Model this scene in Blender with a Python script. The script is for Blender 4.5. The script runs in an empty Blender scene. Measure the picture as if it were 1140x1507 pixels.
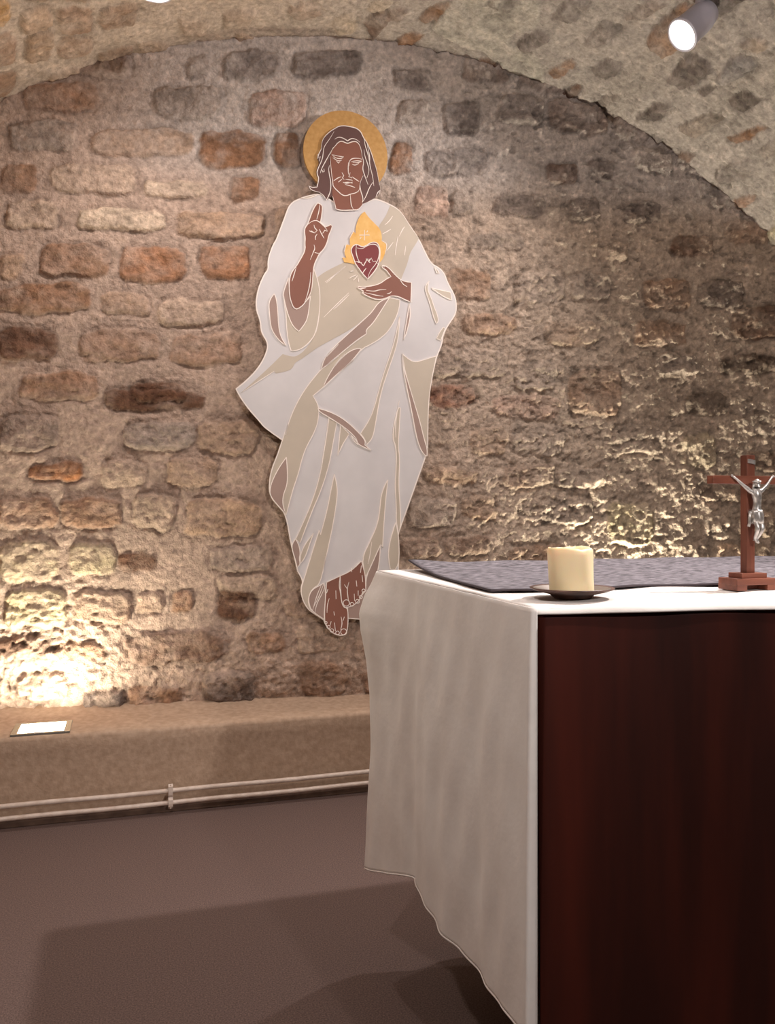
import bpy, bmesh, math, random
import numpy as np
from mathutils import Vector, Matrix
from mathutils.geometry import tessellate_polygon

SC = bpy.context.scene
COL = SC.collection
random.seed(7)

# ------------------------------------------------------------------ camera, world, exposure
FPX, CX, CY, CAMH = 1244.0, 570.0, 753.5, 1.10
YAW = math.radians(17.15)
SY, CYW = math.sin(YAW), math.cos(YAW)
cam = bpy.data.cameras.new('camera')
cam.sensor_fit = 'VERTICAL'; cam.sensor_height = 36; cam.sensor_width = 36 * 1140 / 1507
cam.lens = 36 * FPX / 1507; cam.clip_start = 0.02
camo = bpy.data.objects.new('camera', cam); COL.objects.link(camo)
camo.location = (0, 0, CAMH); camo.rotation_euler = (math.pi / 2, 0, -YAW)
SC.camera = camo
w = bpy.data.worlds.new('world'); SC.world = w; w.use_nodes = True
w.node_tree.nodes['Background'].inputs[0].default_value = (1.0, 0.9, 0.82, 1)
w.node_tree.nodes['Background'].inputs[1].default_value = 0.02
SC.view_settings.view_transform = 'Standard'; SC.view_settings.look = 'None'
SC.view_settings.exposure = 0.10; SC.view_settings.gamma = 1.0
SC.view_settings.use_curve_mapping = False
SC.cycles.max_bounces = 6; SC.cycles.diffuse_bounces = 4
SC.cycles.sample_clamp_indirect = 4.0
SC.cycles.use_denoising = True

WARM = (1.0, 0.95, 0.94)
UPLIGHT = (1.0, 0.96, 0.80)
# lamp name: position, aim, watts, cone degrees, blend, radius, colour
LAMPS = {
    'A': ((1.905, 2.58, 2.812), (0.55, 2.65, 1.55), 66, 150, 0.9, 0.035, WARM),
    'B': ((0.085, 2.80, 2.757), (0.1, 3.10, 1.2), 32, 165, 1.0, 0.04, WARM),
    'C': ((1.87, 1.28, 2.55), (0.90, 1.50, 0.95), 190, 86, 1.0, 0.03, WARM),
    'D': ((-0.55, 0.35, 2.55), (0.60, 1.75, 0.55), 62, 74, 1.0, 0.05, WARM),  # added fill to brighten the cloth's hanging side, no such lamp seen
    'E': ((1.00, -1.60, 2.20), (1.00, 3.00, 3.20), 215, 130, 1.0, 0.06, WARM),  # added fill for the vault, end wall and altar front, an unseen source
}
LENS_POWER = 25.0
UP_POWER = 230.0
UP_FAR = 640.0

# ------------------------------------------------------------------ helpers
def lin(c):
    c = np.asarray(c, float) / 255.0
    return np.where(c <= 0.04045, c / 12.92, ((c + 0.055) / 1.055) ** 2.4)

def L4(*c):
    return tuple(lin(c)) + (1.0,)

def ray(u, v):
    r, z = (u - CX) / FPX, (CY - v) / FPX
    return np.array([SY + CYW * r, CYW - SY * r, z])

WA = math.radians(-3.55)                       # the end wall's slight skew
WD = np.array([math.cos(WA), math.sin(WA)])    # along the wall
WN = np.array([math.sin(WA), -math.cos(WA)])   # out of the wall, into the room
W0 = np.array([0.0, 3.502])

def on_wall(u, v, off=0.0):
    """point on the plane parallel to the end wall, off metres in front of it -> (s along the wall, z)"""
    d = ray(u, v); o = W0 + WN * off
    t = float(o @ WN) / float(d[:2] @ WN)
    p = d[:2] * t
    return float((p - o) @ WD), CAMH + d[2] * t

VX, VZ, VR = 1.05, 0.20, 2.90                  # barrel vault: axis and radius
def on_vault(u, v):
    d = ray(u, v); h = CAMH - VZ
    a = d[0] ** 2 + d[2] ** 2; b = 2 * (-VX * d[0] + h * d[2]); c = VX * VX + h * h - VR * VR
    t = (-b + math.sqrt(b * b - 4 * a * c)) / (2 * a)
    p = d * t
    return VR * math.atan2(p[0] - VX, p[2] + h), p[1]

def mat(name, base, rough=0.8, metal=0.0, **kw):
    m = bpy.data.materials.new(name); m.use_nodes = True
    b = m.node_tree.nodes['Principled BSDF']
    b.inputs['Base Color'].default_value = base
    b.inputs['Roughness'].default_value = rough
    b.inputs['Metallic'].default_value = metal
    for k, val in kw.items(): b.inputs[k].default_value = val
    return m

def noisy(m, scale, c0, c1, detail=6, stretch=(1, 1, 1), bump=0.0, bscale=None, bdist=0.002, lo=0.3, hi=0.7):
    """vary the base colour between c0 and c1 with noise in object space, plus bump"""
    nt = m.node_tree; N = nt.nodes; b = N['Principled BSDF']
    tc = N.new('ShaderNodeTexCoord'); mp = N.new('ShaderNodeMapping')
    mp.inputs['Scale'].default_value = stretch
    nt.links.new(tc.outputs['Object'], mp.inputs['Vector'])
    n = N.new('ShaderNodeTexNoise'); n.inputs['Scale'].default_value = scale; n.inputs['Detail'].default_value = detail
    nt.links.new(mp.outputs[0], n.inputs['Vector'])
    r = N.new('ShaderNodeValToRGB'); r.color_ramp.elements[0].position = lo; r.color_ramp.elements[1].position = hi
    r.color_ramp.elements[0].color = c0; r.color_ramp.elements[1].color = c1
    nt.links.new(n.outputs['Fac'], r.inputs[0]); nt.links.new(r.outputs[0], b.inputs['Base Color'])
    if bump:
        n2 = N.new('ShaderNodeTexNoise'); n2.inputs['Scale'].default_value = bscale or scale; n2.inputs['Detail'].default_value = 5
        nt.links.new(mp.outputs[0], n2.inputs['Vector'])
        bp = N.new('ShaderNodeBump'); bp.inputs['Strength'].default_value = bump; bp.inputs['Distance'].default_value = bdist
        nt.links.new(n2.outputs['Fac'], bp.inputs['Height']); nt.links.new(bp.outputs[0], b.inputs['Normal'])
    return m

def link(name, me, m=None, parent=None, smooth=False):
    o = bpy.data.objects.new(name, me); COL.objects.link(o)
    if m is not None: me.materials.append(m)
    if parent is not None: o.parent = parent
    if smooth:
        me.polygons.foreach_set('use_smooth', [True] * len(me.polygons))
    return o

def obj(name, bm, m, parent=None, smooth=False):
    me = bpy.data.meshes.new(name); bmesh.ops.recalc_face_normals(bm, faces=bm.faces[:]); bm.to_mesh(me); bm.free()
    return link(name, me, m, parent, smooth)

def structure(o, name=None):
    o['kind'] = 'structure'; return o

def tag(o, label, cat, group=None):
    o['label'] = label; o['category'] = cat
    if group: o['group'] = group
    return o

def thing(name, label, cat, loc=(0, 0, 0), rot=(0, 0, 0), group=None):
    o = bpy.data.objects.new(name, None); COL.objects.link(o); o.empty_display_size = 0.05
    o.location = loc; o.rotation_euler = rot
    return tag(o, label, cat, group)

def bm_box(bm, x0, x1, y0, y1, z0, z1, bevel=0.0):
    r = bmesh.ops.create_cube(bm, size=1.0)
    bmesh.ops.scale(bm, vec=(x1 - x0, y1 - y0, z1 - z0), verts=r['verts'])
    bmesh.ops.translate(bm, vec=((x0 + x1) / 2, (y0 + y1) / 2, (z0 + z1) / 2), verts=r['verts'])
    if bevel:
        es = list({e for v in r['verts'] for e in v.link_edges})
        bmesh.ops.bevel(bm, geom=es, offset=bevel, segments=2, profile=0.6, affect='EDGES')

def bm_lathe(bm, prof, n=48, loc=(0, 0, 0), mtx=None, jit=None):
    rings = []
    for k, (r, z) in enumerate(prof):
        ring = []
        for i in range(n):
            a = 2 * math.pi * i / n
            dr, dz = jit(k, a) if jit else (0, 0)
            p = Vector(((r + dr) * math.cos(a), (r + dr) * math.sin(a), z + dz))
            if mtx is not None: p = mtx @ p
            ring.append(bm.verts.new(p + Vector(loc)))
        rings.append(ring)
    for a, b in zip(rings, rings[1:]):
        for i in range(n): bm.faces.new((a[i], a[(i + 1) % n], b[(i + 1) % n], b[i]))
    bm.faces.new(rings[0][::-1]); bm.faces.new(rings[-1])

def bm_tube(bm, pts, r, n=16):
    pts = [Vector(p) for p in pts]; rings = []
    for i, p in enumerate(pts):
        t = (pts[min(i + 1, len(pts) - 1)] - pts[max(i - 1, 0)]).normalized()
        u = t.cross(Vector((0, 0, 1)) if abs(t.z) < 0.9 else Vector((1, 0, 0))).normalized(); v = t.cross(u)
        rings.append([bm.verts.new(p + (u * math.cos(2 * math.pi * k / n) + v * math.sin(2 * math.pi * k / n)) * r) for k in range(n)])
    for a, b in zip(rings, rings[1:]):
        for i in range(n): bm.faces.new((a[i], a[(i + 1) % n], b[(i + 1) % n], b[i]))
    bm.faces.new(rings[0][::-1]); bm.faces.new(rings[-1])

# ------------------------------------------------------------------ noise on arrays
def _h(ix, iy, seed):
    n = (ix.astype(np.int64) * 374761393 + iy.astype(np.int64) * 668265263 + seed * 974634421) & 0xffffffff
    n = ((n ^ (n >> 13)) * 1274126177) & 0xffffffff
    return ((n ^ (n >> 16)) & 0xffffff) / float(0xffffff)

def vnoise(x, y, seed=0):
    ix, iy = np.floor(x), np.floor(y); fx, fy = x - ix, y - iy
    fx = fx * fx * (3 - 2 * fx); fy = fy * fy * (3 - 2 * fy)
    a = _h(ix, iy, seed); b = _h(ix + 1, iy, seed); c = _h(ix, iy + 1, seed); d = _h(ix + 1, iy + 1, seed)
    return (a * (1 - fx) + b * fx) * (1 - fy) + (c * (1 - fx) + d * fx) * fy

def fbm(x, y, octv=4, seed=0, gain=0.5):
    s = np.zeros_like(x); a = 1.0; tot = 0
    for k in range(octv):
        s += a * vnoise(x, y, seed + k * 17); tot += a; a *= gain; x = x * 2.03 + 11.3; y = y * 2.03 - 7.1
    return s / tot - 0.5

def sstep(a, b, x):
    t = np.clip((x - a) / (b - a), 0, 1); return t * t * (3 - 2 * t)

def chaikin(p, n=2, k=0.16):
    p = np.asarray(p, float)
    for _ in range(n):
        q = np.roll(p, -1, 0)
        p = np.stack([p * (1 - k) + q * k, p * k + q * (1 - k)], 1).reshape(-1, 2)
    return p

def poly_sdf(P, X, Y):
    d = np.full(X.shape, 1e9); inside = np.zeros(X.shape, bool)
    n = len(P)
    for i in range(n):
        ax, ay = P[i]; bx, by = P[(i + 1) % n]
        ex, ey = bx - ax, by - ay; wx, wy = X - ax, Y - ay
        t = np.clip((wx * ex + wy * ey) / (ex * ex + ey * ey + 1e-12), 0, 1)
        d = np.minimum(d, (wx - ex * t) ** 2 + (wy - ey * t) ** 2)
        c = (ay > Y) != (by > Y)
        xs = (bx - ax) * (Y - ay) / ((by - ay) if by != ay else 1e-12) + ax
        inside ^= c & (X < xs)
    d = np.sqrt(d)
    return np.where(inside, -d, d)

TONES = {   # stone colours, as seen in good light
    'tan': (168, 136, 110), 'bro': (138, 98, 70), 'dbr': (98, 66, 48), 'ora': (150, 96, 58), 'gre': (148, 132, 120),
    'dgr': (98, 85, 79), 'cre': (196, 172, 148), 'lit': (182, 156, 134), 'pin': (182, 148, 130), 'red': (128, 78, 58),
    'blu': (128, 120, 118), 'och': (188, 140, 84), 'yel': (186, 170, 128), 'pla': (182, 171, 158), 'drk': (70, 54, 44)}

def masonry(S, T, stones, mortar, rough, seed, warp=0.016):
    """height (metres) and colour over the grid S x T from stones = [(polygon, tone, height, contrast)]"""
    X, Y = np.meshgrid(S, T)
    wx = X + warp * 2 * fbm(X * 14, Y * 14, 4, seed) + 0.035 * fbm(X * 4, Y * 4, 2, seed + 5)
    wx += 0.012 * fbm(X * 45, Y * 45, 3, seed + 13); 
    wy = Y + 0.012 * fbm(X * 45 + 5, Y * 45, 3, seed + 14) + warp * 2 * fbm(X * 14 + 31, Y * 14 + 7, 4, seed + 1) + 0.025 * fbm(X * 4 + 9, Y * 4, 2, seed + 6)
    R = rough(X, Y)
    H = 0.016 * fbm(X * 3, Y * 3, 3, seed + 2) + R * (0.018 * fbm(X * 16, Y * 19, 3, seed + 3) + 0.020 * fbm(X * 50, Y * 60, 3, seed + 4, 0.65))
    C = mortar(X, Y)
    fine = fbm(X * 26, Y * 30, 4, seed + 8, 0.65); ridg = np.abs(fbm(X * 13 + 3, Y * 17, 3, seed + 21))
    big = fbm(X * 7, Y * 9, 4, seed + 11)
    C = C * (1 + 0.32 * big + 0.42 * R * fine)[..., None]
    pit = np.clip((fbm(X * 24 + 5, Y * 42, 3, seed + 40, 0.6) - 0.13) / 0.09, 0, 1) * np.clip(R - 0.45, 0, 1)
    lite = np.clip((fbm(X * 30 + 17, Y * 46, 3, seed + 44, 0.6) - 0.15) / 0.10, 0, 1) * np.clip(R - 0.25, 0, 1)
    for k, (P, tone, hs, con) in enumerate(stones):
        P = chaikin(P, 2); m = 0.06
        i0, i1 = np.searchsorted(S, [P[:, 0].min() - m, P[:, 0].max() + m]); j0, j1 = np.searchsorted(T, [P[:, 1].min() - m, P[:, 1].max() + m])
        if i1 - i0 < 2 or j1 - j0 < 2: continue
        sl = (slice(j0, j1), slice(i0, i1))
        d = poly_sdf(P, wx[sl], wy[sl])
        prof = sstep(0.003, -0.013, d); msk = sstep(0.006, -0.007, d)
        gro = np.exp(-((d - 0.003) / 0.007) ** 2) * np.clip(0.5 + 2.0 * fbm(X[sl] * 9, Y[sl] * 9, 2, seed + 50 + k), 0, 1)
        ff = fine[sl]; rr = ridg[sl]
        H[sl] += hs * prof * (0.8 + 0.9 * big[sl]) - 0.008 * gro + msk * (0.012 * ff + 0.020 * fbm(X[sl] * 20 + k, Y[sl] * 30, 4, seed + 9, 0.65)) * (0.6 + 0.6 * R[sl])
        col = lin(TONES[tone]) if isinstance(tone, str) else np.asarray(tone)
        v = fbm(X[sl] * 10 + 3 * k, Y[sl] * 18, 4, seed + 70 + k, 0.6)
        sc = col * (1 + 1.0 * v + 0.7 * ff)[..., None]
        mm = (msk * con * np.clip(0.32 + 0.55 * con + 1.5 * fbm(X[sl] * 12 - k, Y[sl] * 17, 4, seed + 33, 0.6), 0.12, 1))[..., None]
        C[sl] = C[sl] * (1 - mm) + np.clip(sc, 0.01, 0.9) * mm
        C[sl] *= (1 - 0.36 * con * gro)[..., None]                       # open dirty joint round the stone
    H += 0.004 * lite - 0.012 * pit
    C *= ((1 - 0.55 * pit) * (1 + 0.40 * lite))[..., None]
    C *= (1 - 0.28 * np.clip(0.03 - ridg, 0, 0.03) / 0.03 * np.clip(R - 0.4, 0, 1))[..., None]
    return H, np.clip(C, 0.012, 0.85)

def grid_mesh(name, P, C, keep=None):
    ny, nx = P.shape[:2]
    me = bpy.data.meshes.new(name)
    idx = np.arange(nx * ny).reshape(ny, nx)
    q = np.stack([idx[:-1, :-1], idx[:-1, 1:], idx[1:, 1:], idx[1:, :-1]], -1)
    q = q[keep[:-1, :-1] & keep[1:, 1:] & keep[:-1, 1:] & keep[1:, :-1]] if keep is not None else q.reshape(-1, 4)
    used = np.unique(q); rm = np.full(nx * ny, -1); rm[used] = np.arange(len(used)); q = rm[q]
    V = P.reshape(-1, 3)[used]; CC = C.reshape(-1, 3)[used]
    me.vertices.add(len(V)); me.vertices.foreach_set('co', V.astype(np.float32).ravel())
    me.loops.add(q.size); me.loops.foreach_set('vertex_index', q.astype(np.int32).ravel())
    me.polygons.add(len(q)); me.polygons.foreach_set('loop_start', np.arange(0, q.size, 4, dtype=np.int32))
    me.update(calc_edges=True)
    ca = me.color_attributes.new('albedo', 'FLOAT_COLOR', 'POINT')
    ca.data.foreach_set('color', np.concatenate([CC, np.ones((len(CC), 1))], 1).astype(np.float32).ravel())
    me.polygons.foreach_set('use_smooth', [True] * len(me.polygons))
    return me

def stone_material(name):
    m = mat(name, (0.4, 0.3, 0.25, 1), 0.92)
    nt = m.node_tree; N = nt.nodes; b = N['Principled BSDF']; b.inputs['Specular IOR Level'].default_value = 0.2
    at = N.new('ShaderNodeAttribute'); at.attribute_name = 'albedo'
    tc = N.new('ShaderNodeTexCoord')
    n1 = N.new('ShaderNodeTexNoise'); n1.inputs['Scale'].default_value = 45; n1.inputs['Detail'].default_value = 8; n1.inputs['Roughness'].default_value = 0.65
    mr = N.new('ShaderNodeMapRange'); mr.inputs[1].default_value = 0.25; mr.inputs[2].default_value = 0.75; mr.inputs[3].default_value = 0.55; mr.inputs[4].default_value = 1.42
    vm = N.new('ShaderNodeVectorMath'); vm.operation = 'SCALE'
    nt.links.new(tc.outputs['Object'], n1.inputs['Vector']); nt.links.new(n1.outputs['Fac'], mr.inputs[0])
    nt.links.new(at.outputs['Color'], vm.inputs[0]); nt.links.new(mr.outputs[0], vm.inputs['Scale'])
    nt.links.new(vm.outputs[0], b.inputs['Base Color'])
    bp = N.new('ShaderNodeBump'); bp.inputs['Strength'].default_value = 0.9; bp.inputs['Distance'].default_value = 0.012
    n2 = N.new('ShaderNodeTexNoise'); n2.inputs['Scale'].default_value = 70; n2.inputs['Detail'].default_value = 7; n2.inputs['Roughness'].default_value = 0.6
    nt.links.new(tc.outputs['Object'], n2.inputs['Vector'])
    nt.links.new(n2.outputs['Fac'], bp.inputs['Height']); nt.links.new(bp.outputs[0], b.inputs['Normal'])
    return m

M_STONE = stone_material('rubble_masonry')

# ------------------------------------------------------------------ end wall
# visible stones of the end wall: x0 y0 x1 y1 tone height(mm) contrast(%)
WALL = '''35 120 140 163 bro 10 70|228 125 330 178 gre 14 80|362 130 450 185 pin 14 80|328 75 415 118 dgr 12 70|432 72 530 112 dgr 14 80
275 85 305 115 gre 10 70|10 178 115 222 gre 18 80|135 190 285 232 tan 14 80|297 193 388 248 bro 12 95|402 195 440 250 bro 10 90|0 245 58 288 bro 12 80
78 243 198 287 lit 16 70|213 266 305 292 cre 16 80|340 262 380 297 bro 8 85|5 298 83 338 lit 18 80|112 305 248 340 cre 20 95|262 312 390 350 tan 18 80
0 372 35 408 tan 14 80|55 360 165 410 bro 16 75|183 362 275 415 ora 16 75|293 362 370 412 ora 16 80|0 420 130 460 bro 18 85|150 430 225 465 tan 12 60
235 440 325 480 lit 18 70|0 480 85 530 dbr 18 90|118 487 232 533 bro 14 60|248 490 360 535 bro 14 60|30 548 145 590 bro 12 70|155 575 300 602 dbr 10 95
200 562 270 590 dbr 10 95|0 612 90 662 dgr 16 65|185 618 285 663 gre 18 80|290 620 380 670 tan 14 60|42 680 125 708 ora 10 95|148 680 215 720 lit 16 70
240 675 320 715 tan 18 70|0 730 80 780 bro 14 65|85 735 180 780 bro 16 70|195 730 258 782 lit 20 80|275 730 385 785 tan 16 75|175 815 230 840 dbr 6 90
310 800 405 840 gre 12 50|320 845 410 880 lit 12 70|250 870 285 900 bro 10 80|318 868 380 912 dbr -6 95|0 935 80 968 dbr 14 75|85 945 155 970 bro 14 75
180 928 330 975 dbr 18 75|362 930 420 962 bro 14 80|130 1012 185 1048 dgr 24 95|300 990 372 1036 dgr 22 80|192 1010 272 1040 bro 16 80|440 975 510 1026 bro 12 60
535 1000 565 1022 ora 12 80|0 800 85 858 yel 18 50|95 800 170 850 yel 20 60|5 870 95 925 yel 22 60|105 872 190 920 tan 18 60|200 870 240 900 tan 10 50
575 100 628 130 dgr 12 80|580 145 632 182 gre 14 70|648 150 708 200 dgr 14 85|622 215 720 258 dgr 14 60|575 208 604 258 bro 8 90|805 240 850 268 dbr 10 90
868 235 905 266 dgr 12 80|610 275 660 316 pin 14 75|664 280 700 316 gre 14 75|725 285 800 320 dgr 12 75|832 290 885 325 dgr 14 80|915 300 972 330 dgr 12 75
985 350 1052 378 dbr 10 80|690 345 768 372 gre 12 60|870 355 925 385 lit 14 50|655 395 722 442 bro 14 70|755 400 830 446 gre 14 55|840 400 900 440 gre 12 60
945 410 1015 456 bro 14 65|1028 410 1092 452 dgr 18 80|1060 524 1145 552 drk 12 85|680 460 760 490 bro 14 60|960 518 1030 552 gre 18 65|630 565 696 602 red 10 85
630 510 745 556 gre 14 60|760 530 822 576 gre 16 60|838 545 912 612 bro 14 60|1008 578 1072 612 drk 12 75|720 582 822 618 pin 8 70|690 630 742 672 tan 12 55
750 622 832 672 gre 14 60|622 690 702 716 tan 12 65|740 682 816 716 dbr 14 55|820 690 892 722 gre 16 60|600 732 670 778 gre 14 65|680 730 728 766 tan 14 65
788 732 872 772 gre 14 60|592 792 648 822 dbr 14 65|654 790 718 820 dbr 14 60|890 740 962 800 yel 20 60|930 470 1010 510 bro 14 60|1090 590 1150 640 gre 16 60
900 625 985 668 gre 16 50|1000 640 1060 690 yel 14 40|1075 450 1150 500 dbr 20 75|800 470 880 508 tan 14 50|575 330 640 352 lit 10 50|600 355 640 380 tan 10 60'''

def wall_stones():
    out = []; occ = []
    for row in WALL.split('\n'):
        for it in row.split('|'):
            x0, y0, x1, y1, tone, h, c = it.split()
            x0, y0, x1, y1 = map(float, (x0, y0, x1, y1))
            P = [on_wall(x0, y1), on_wall(x1, y1), on_wall(x1, y0), on_wall(x0, y0)]
            P = [(a + random.uniform(-.008, .008), b + random.uniform(-.006, .006)) for a, b in P]
            out.append((P, tone, float(h) / 1000, float(c) / 100))
            s = [p[0] for p in P]; z = [p[1] for p in P]; occ.append((min(s), max(s), min(z), max(z)))
    rnd = random.Random(21); z = 0.36
    while z < 3.1:
        h = rnd.uniform(0.10, 0.145); s = -2.0 + rnd.uniform(0, 0.2)
        while s < 4.2:
            l = rnd.uniform(0.14, 0.30); b = (s, s + l, z, z + h)
            if not any(b[0] < o[1] + .01 and b[1] > o[0] - .01 and b[2] < o[3] + .005 and b[3] > o[2] - .005 for o in occ):
                right = s > 0.95 or z > 2.6
                tone = rnd.choice(['gre', 'gre', 'dgr', 'bro', 'tan', 'dbr'] if right else ['tan', 'tan', 'lit', 'bro', 'pin'])
                j = lambda a: a + rnd.uniform(-.012, .012)
                out.append(([(j(b[0]), j(b[2])), (j(b[1]), j(b[2])), (j(b[1]), j(b[3])), (j(b[0]), j(b[3]))], tone, rnd.uniform(.008, .02), rnd.uniform(.35, .65)))
            s += l + rnd.uniform(0.02, 0.05)
        z += h + rnd.uniform(0.025, 0.045)
    return out

def wall_mortar(X, Y):
    warm, grey, cool = lin((178, 152, 134)), lin((182, 161, 142)), lin((204, 190, 180))
    r = sstep(0.75, 2.0, X)[..., None]
    t = (sstep(2.35, 2.65, Y + 0.10 * fbm(X * 3, Y * 3, 3, 4)) * sstep(-0.3, 0.4, X))[..., None] * 0.9
    c = warm * (1 - r) + grey * r
    return c * (1 - t) + cool * t * (1 - 0.18 * r)

S = np.concatenate([np.arange(-2.1, -0.66, 0.03), np.arange(-0.66, 3.36, 0.0065), np.arange(3.36, 4.2, 0.03)])
Z = np.concatenate([np.arange(0.20, 0.30, 0.02), np.arange(0.30, 3.14, 0.0065)])
H, C = masonry(S, Z, wall_stones(), wall_mortar, lambda X, Y: 0.55 + 0.55 * sstep(0.7, 1.9, X) + 0.9 * sstep(0.95, 0.45, Y) * sstep(0.2, -0.3, X) + 0.4 * sstep(0.8, 0.4, Y), 100)
XX, ZZ = np.meshgrid(S, Z)
base = W0[None, None] + XX[..., None] * WD + H[..., None] * WN
P = np.concatenate([base, ZZ[..., None]], -1)
keep = np.hypot(P[..., 0] - VX, P[..., 2] - VZ) < VR + 0.07
structure(link('wall_back', grid_mesh('wall_back', P, C, keep), M_STONE))

# ------------------------------------------------------------------ barrel vault
VAULT_A = '''90 70 130 20 190 5 150 75 bro 8 90|10 140 60 95 120 100 60 150 bro 8 85|240 195 290 165 345 205 300 235 dbr 6 95|385 270 410 245 448 258 420 282 dbr 6 95
460 300 560 250 582 268 500 325 dbr 10 85|470 215 540 165 555 195 495 235 bro 10 80|595 210 640 170 700 190 650 242 dgr 12 75|720 350 790 300 850 305 800 355 dgr 12 90
630 385 670 360 716 392 670 412 dgr 10 90|710 440 770 400 822 410 765 470 dgr 12 90|850 380 930 335 990 355 900 412 gre 14 85|1000 300 1060 268 1105 295 1040 342 dgr 14 85
985 420 1080 372 1135 372 1040 422 bro 12 90|800 490 880 445 922 460 840 516 dbr 14 75|370 130 450 85 482 110 420 156 dgr 14 80|570 130 640 60 700 80 640 132 dgr 14 75
470 60 540 0 620 10 560 62 dgr 14 60|960 490 1080 462 1070 520 980 540 dgr 14 70|950 230 1040 150 1102 190 1000 246 blu 16 75|290 20 320 -10 390 -10 360 40 dgr 12 75
110 160 150 140 205 175 155 188 dgr 10 80|1020 592 1060 562 1088 574 1050 612 ora 10 80|900 265 940 240 965 255 930 278 dgr 8 80|700 60 760 5 840 10 770 60 dbr 14 50
1030 130 1080 100 1130 120 1090 150 lit 16 60|545 345 570 335 605 360 575 368 dbr 8 80|850 560 900 535 930 545 880 570 dgr 10 70|620 310 680 280 695 300 640 330 gre 10 60
1080 440 1150 410 1170 430 1110 470 gre 12 60|1090 700 1140 660 1180 700 1130 740 yel 16 60|-10 60 30 20 70 30 30 75 dbr 8 70|-60 40 -30 -10 20 0 0 40 cre 10 60'''
VAULT_B = '''70 112 162 82 152 170 76 198 tan 14 85|68 30 166 18 158 78 66 105 tan 12 70|172 118 275 104 270 165 168 180 bro 10 65|172 25 275 20 272 95 176 108 bro 12 65
290 25 400 10 400 80 300 90 bro 10 60|-40 -10 30 -10 40 60 -40 95 och 12 85|-40 110 50 90 45 190 -40 210 bro 10 75|-40 225 45 210 40 270 -40 300 bro 10 75
285 165 385 140 380 185 290 190 bro 10 70|400 130 480 120 480 165 400 170 tan 10 60|520 50 620 60 600 110 530 110 bro 12 40|660 40 760 30 740 90 650 95 bro 12 45
850 20 930 0 950 50 860 60 bro 12 45|970 60 1040 40 1060 90 990 105 cre 14 75|1070 60 1130 30 1160 50 1090 130 dbr 12 75|100 -80 170 -90 170 5 72 15 tan 12 70
190 -90 280 -90 275 5 180 10 tan 12 70'''
PLASTER = [(120, 100), (200, -40), (460, -40), (445, 85), (370, 100), (365, 135), (455, 165), (465, 220), (455, 295), (350, 262), (350, 200), (260, 150)]

def vault_stones():
    out = []
    P = [on_vault(570 + a / 2, b / 2) for a, b in PLASTER]
    out.append((P, 'pla', 0.004, 0.9))
    occ = [(min(p[0] for p in P), max(p[0] for p in P), min(p[1] for p in P), max(p[1] for p in P))]
    for txt, ox in ((VAULT_A, 570), (VAULT_B, 0)):
        for row in txt.split('\n'):
            for it in row.split('|'):
                f = it.split(); q = list(map(float, f[:8]))
                P = [on_vault(ox + q[k] / 2, q[k + 1] / 2) for k in (0, 2, 4, 6)]
                out.append((P, f[8], float(f[9]) / 1000, float(f[10]) / 100))
                s = [p[0] for p in P]; t = [p[1] for p in P]; occ.append((min(s), max(s), min(t), max(t)))
    rnd = random.Random(5); s = -3.4
    while s < 3.6:
        wd = rnd.uniform(0.09, 0.14); t = 1.7 + rnd.uniform(0, .2)
        while t < 3.7:
            l = rnd.uniform(0.14, 0.30); b = (s, s + wd, t, t + l)
            if not any(b[0] < o[1] + .015 and b[1] > o[0] - .015 and b[2] < o[3] + .01 and b[3] > o[2] - .01 for o in occ):
                j = lambda a: a + rnd.uniform(-.012, .012)
                tone = rnd.choice(['gre', 'dgr', 'tan', 'dgr', 'bro'] if s > 0 else ['tan', 'bro', 'tan', 'lit'])
                out.append(([(j(b[0]), j(b[2])), (j(b[1]), j(b[2])), (j(b[1]), j(b[3])), (j(b[0]), j(b[3]))], tone, rnd.uniform(.008, .018), rnd.uniform(.6, .95)))
            t += l + rnd.uniform(.02, .05)
        s += wd + rnd.uniform(.03, .05)
    return out

def vault_mortar(X, Y):
    l, r = lin((188, 166, 148)), lin((172, 159, 150)); k = sstep(-0.8, 0.4, X)[..., None]
    return l * (1 - k) + r * k

half = VR * math.acos(-VZ / VR) - 0.003
S = np.concatenate([np.linspace(-half, -1.75, 90)[:-1], np.arange(-1.75, 2.75, 0.0075), np.linspace(2.75, half, 80)])
T = np.concatenate([np.arange(-3.5, 1.95, 0.15), np.arange(1.95, 3.66, 0.0075)])
H, C = masonry(S, T, vault_stones(), vault_mortar, lambda X, Y: 0.6 + 0.35 * sstep(0.0, 1.2, X), 300)
SS, TT = np.meshgrid(S, T)
H = H * sstep(-half, -half + 0.3, SS) * sstep(half, half - 0.3, SS)
P = np.stack([VX + (VR - H) * np.sin(SS / VR), TT, VZ + (VR - H) * np.cos(SS / VR)], -1)
structure(link('ceiling', grid_mesh('ceiling', P, C), M_STONE))

# ------------------------------------------------------------------ floor, ledge, far end behind the camera
M_FLOOR = noisy(mat('floor_covering', L4(104, 84, 78), 0.75), 260, L4(79, 63, 58), L4(119, 98, 91), detail=3, bump=0.15, bscale=300, bdist=0.001)
M_FLOOR.node_tree.nodes['Principled BSDF'].inputs['Specular IOR Level'].default_value = 0.25
bm = bmesh.new(); bm_box(bm, -2.0, 4.1, -3.6, 3.7, -0.1, 0.0)
structure(obj('floor', bm, M_FLOOR))
M_PLAST = noisy(mat('lime_render', L4(180, 150, 124), 0.9), 46, L4(166, 138, 114), L4(188, 160, 136), bump=0.35, bscale=90, bdist=0.004)
bm = bmesh.new(); bm_box(bm, -2.0, 4.1, -3.7, -3.5, 0, 3.2); structure(obj('wall_front', bm, M_PLAST))

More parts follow.
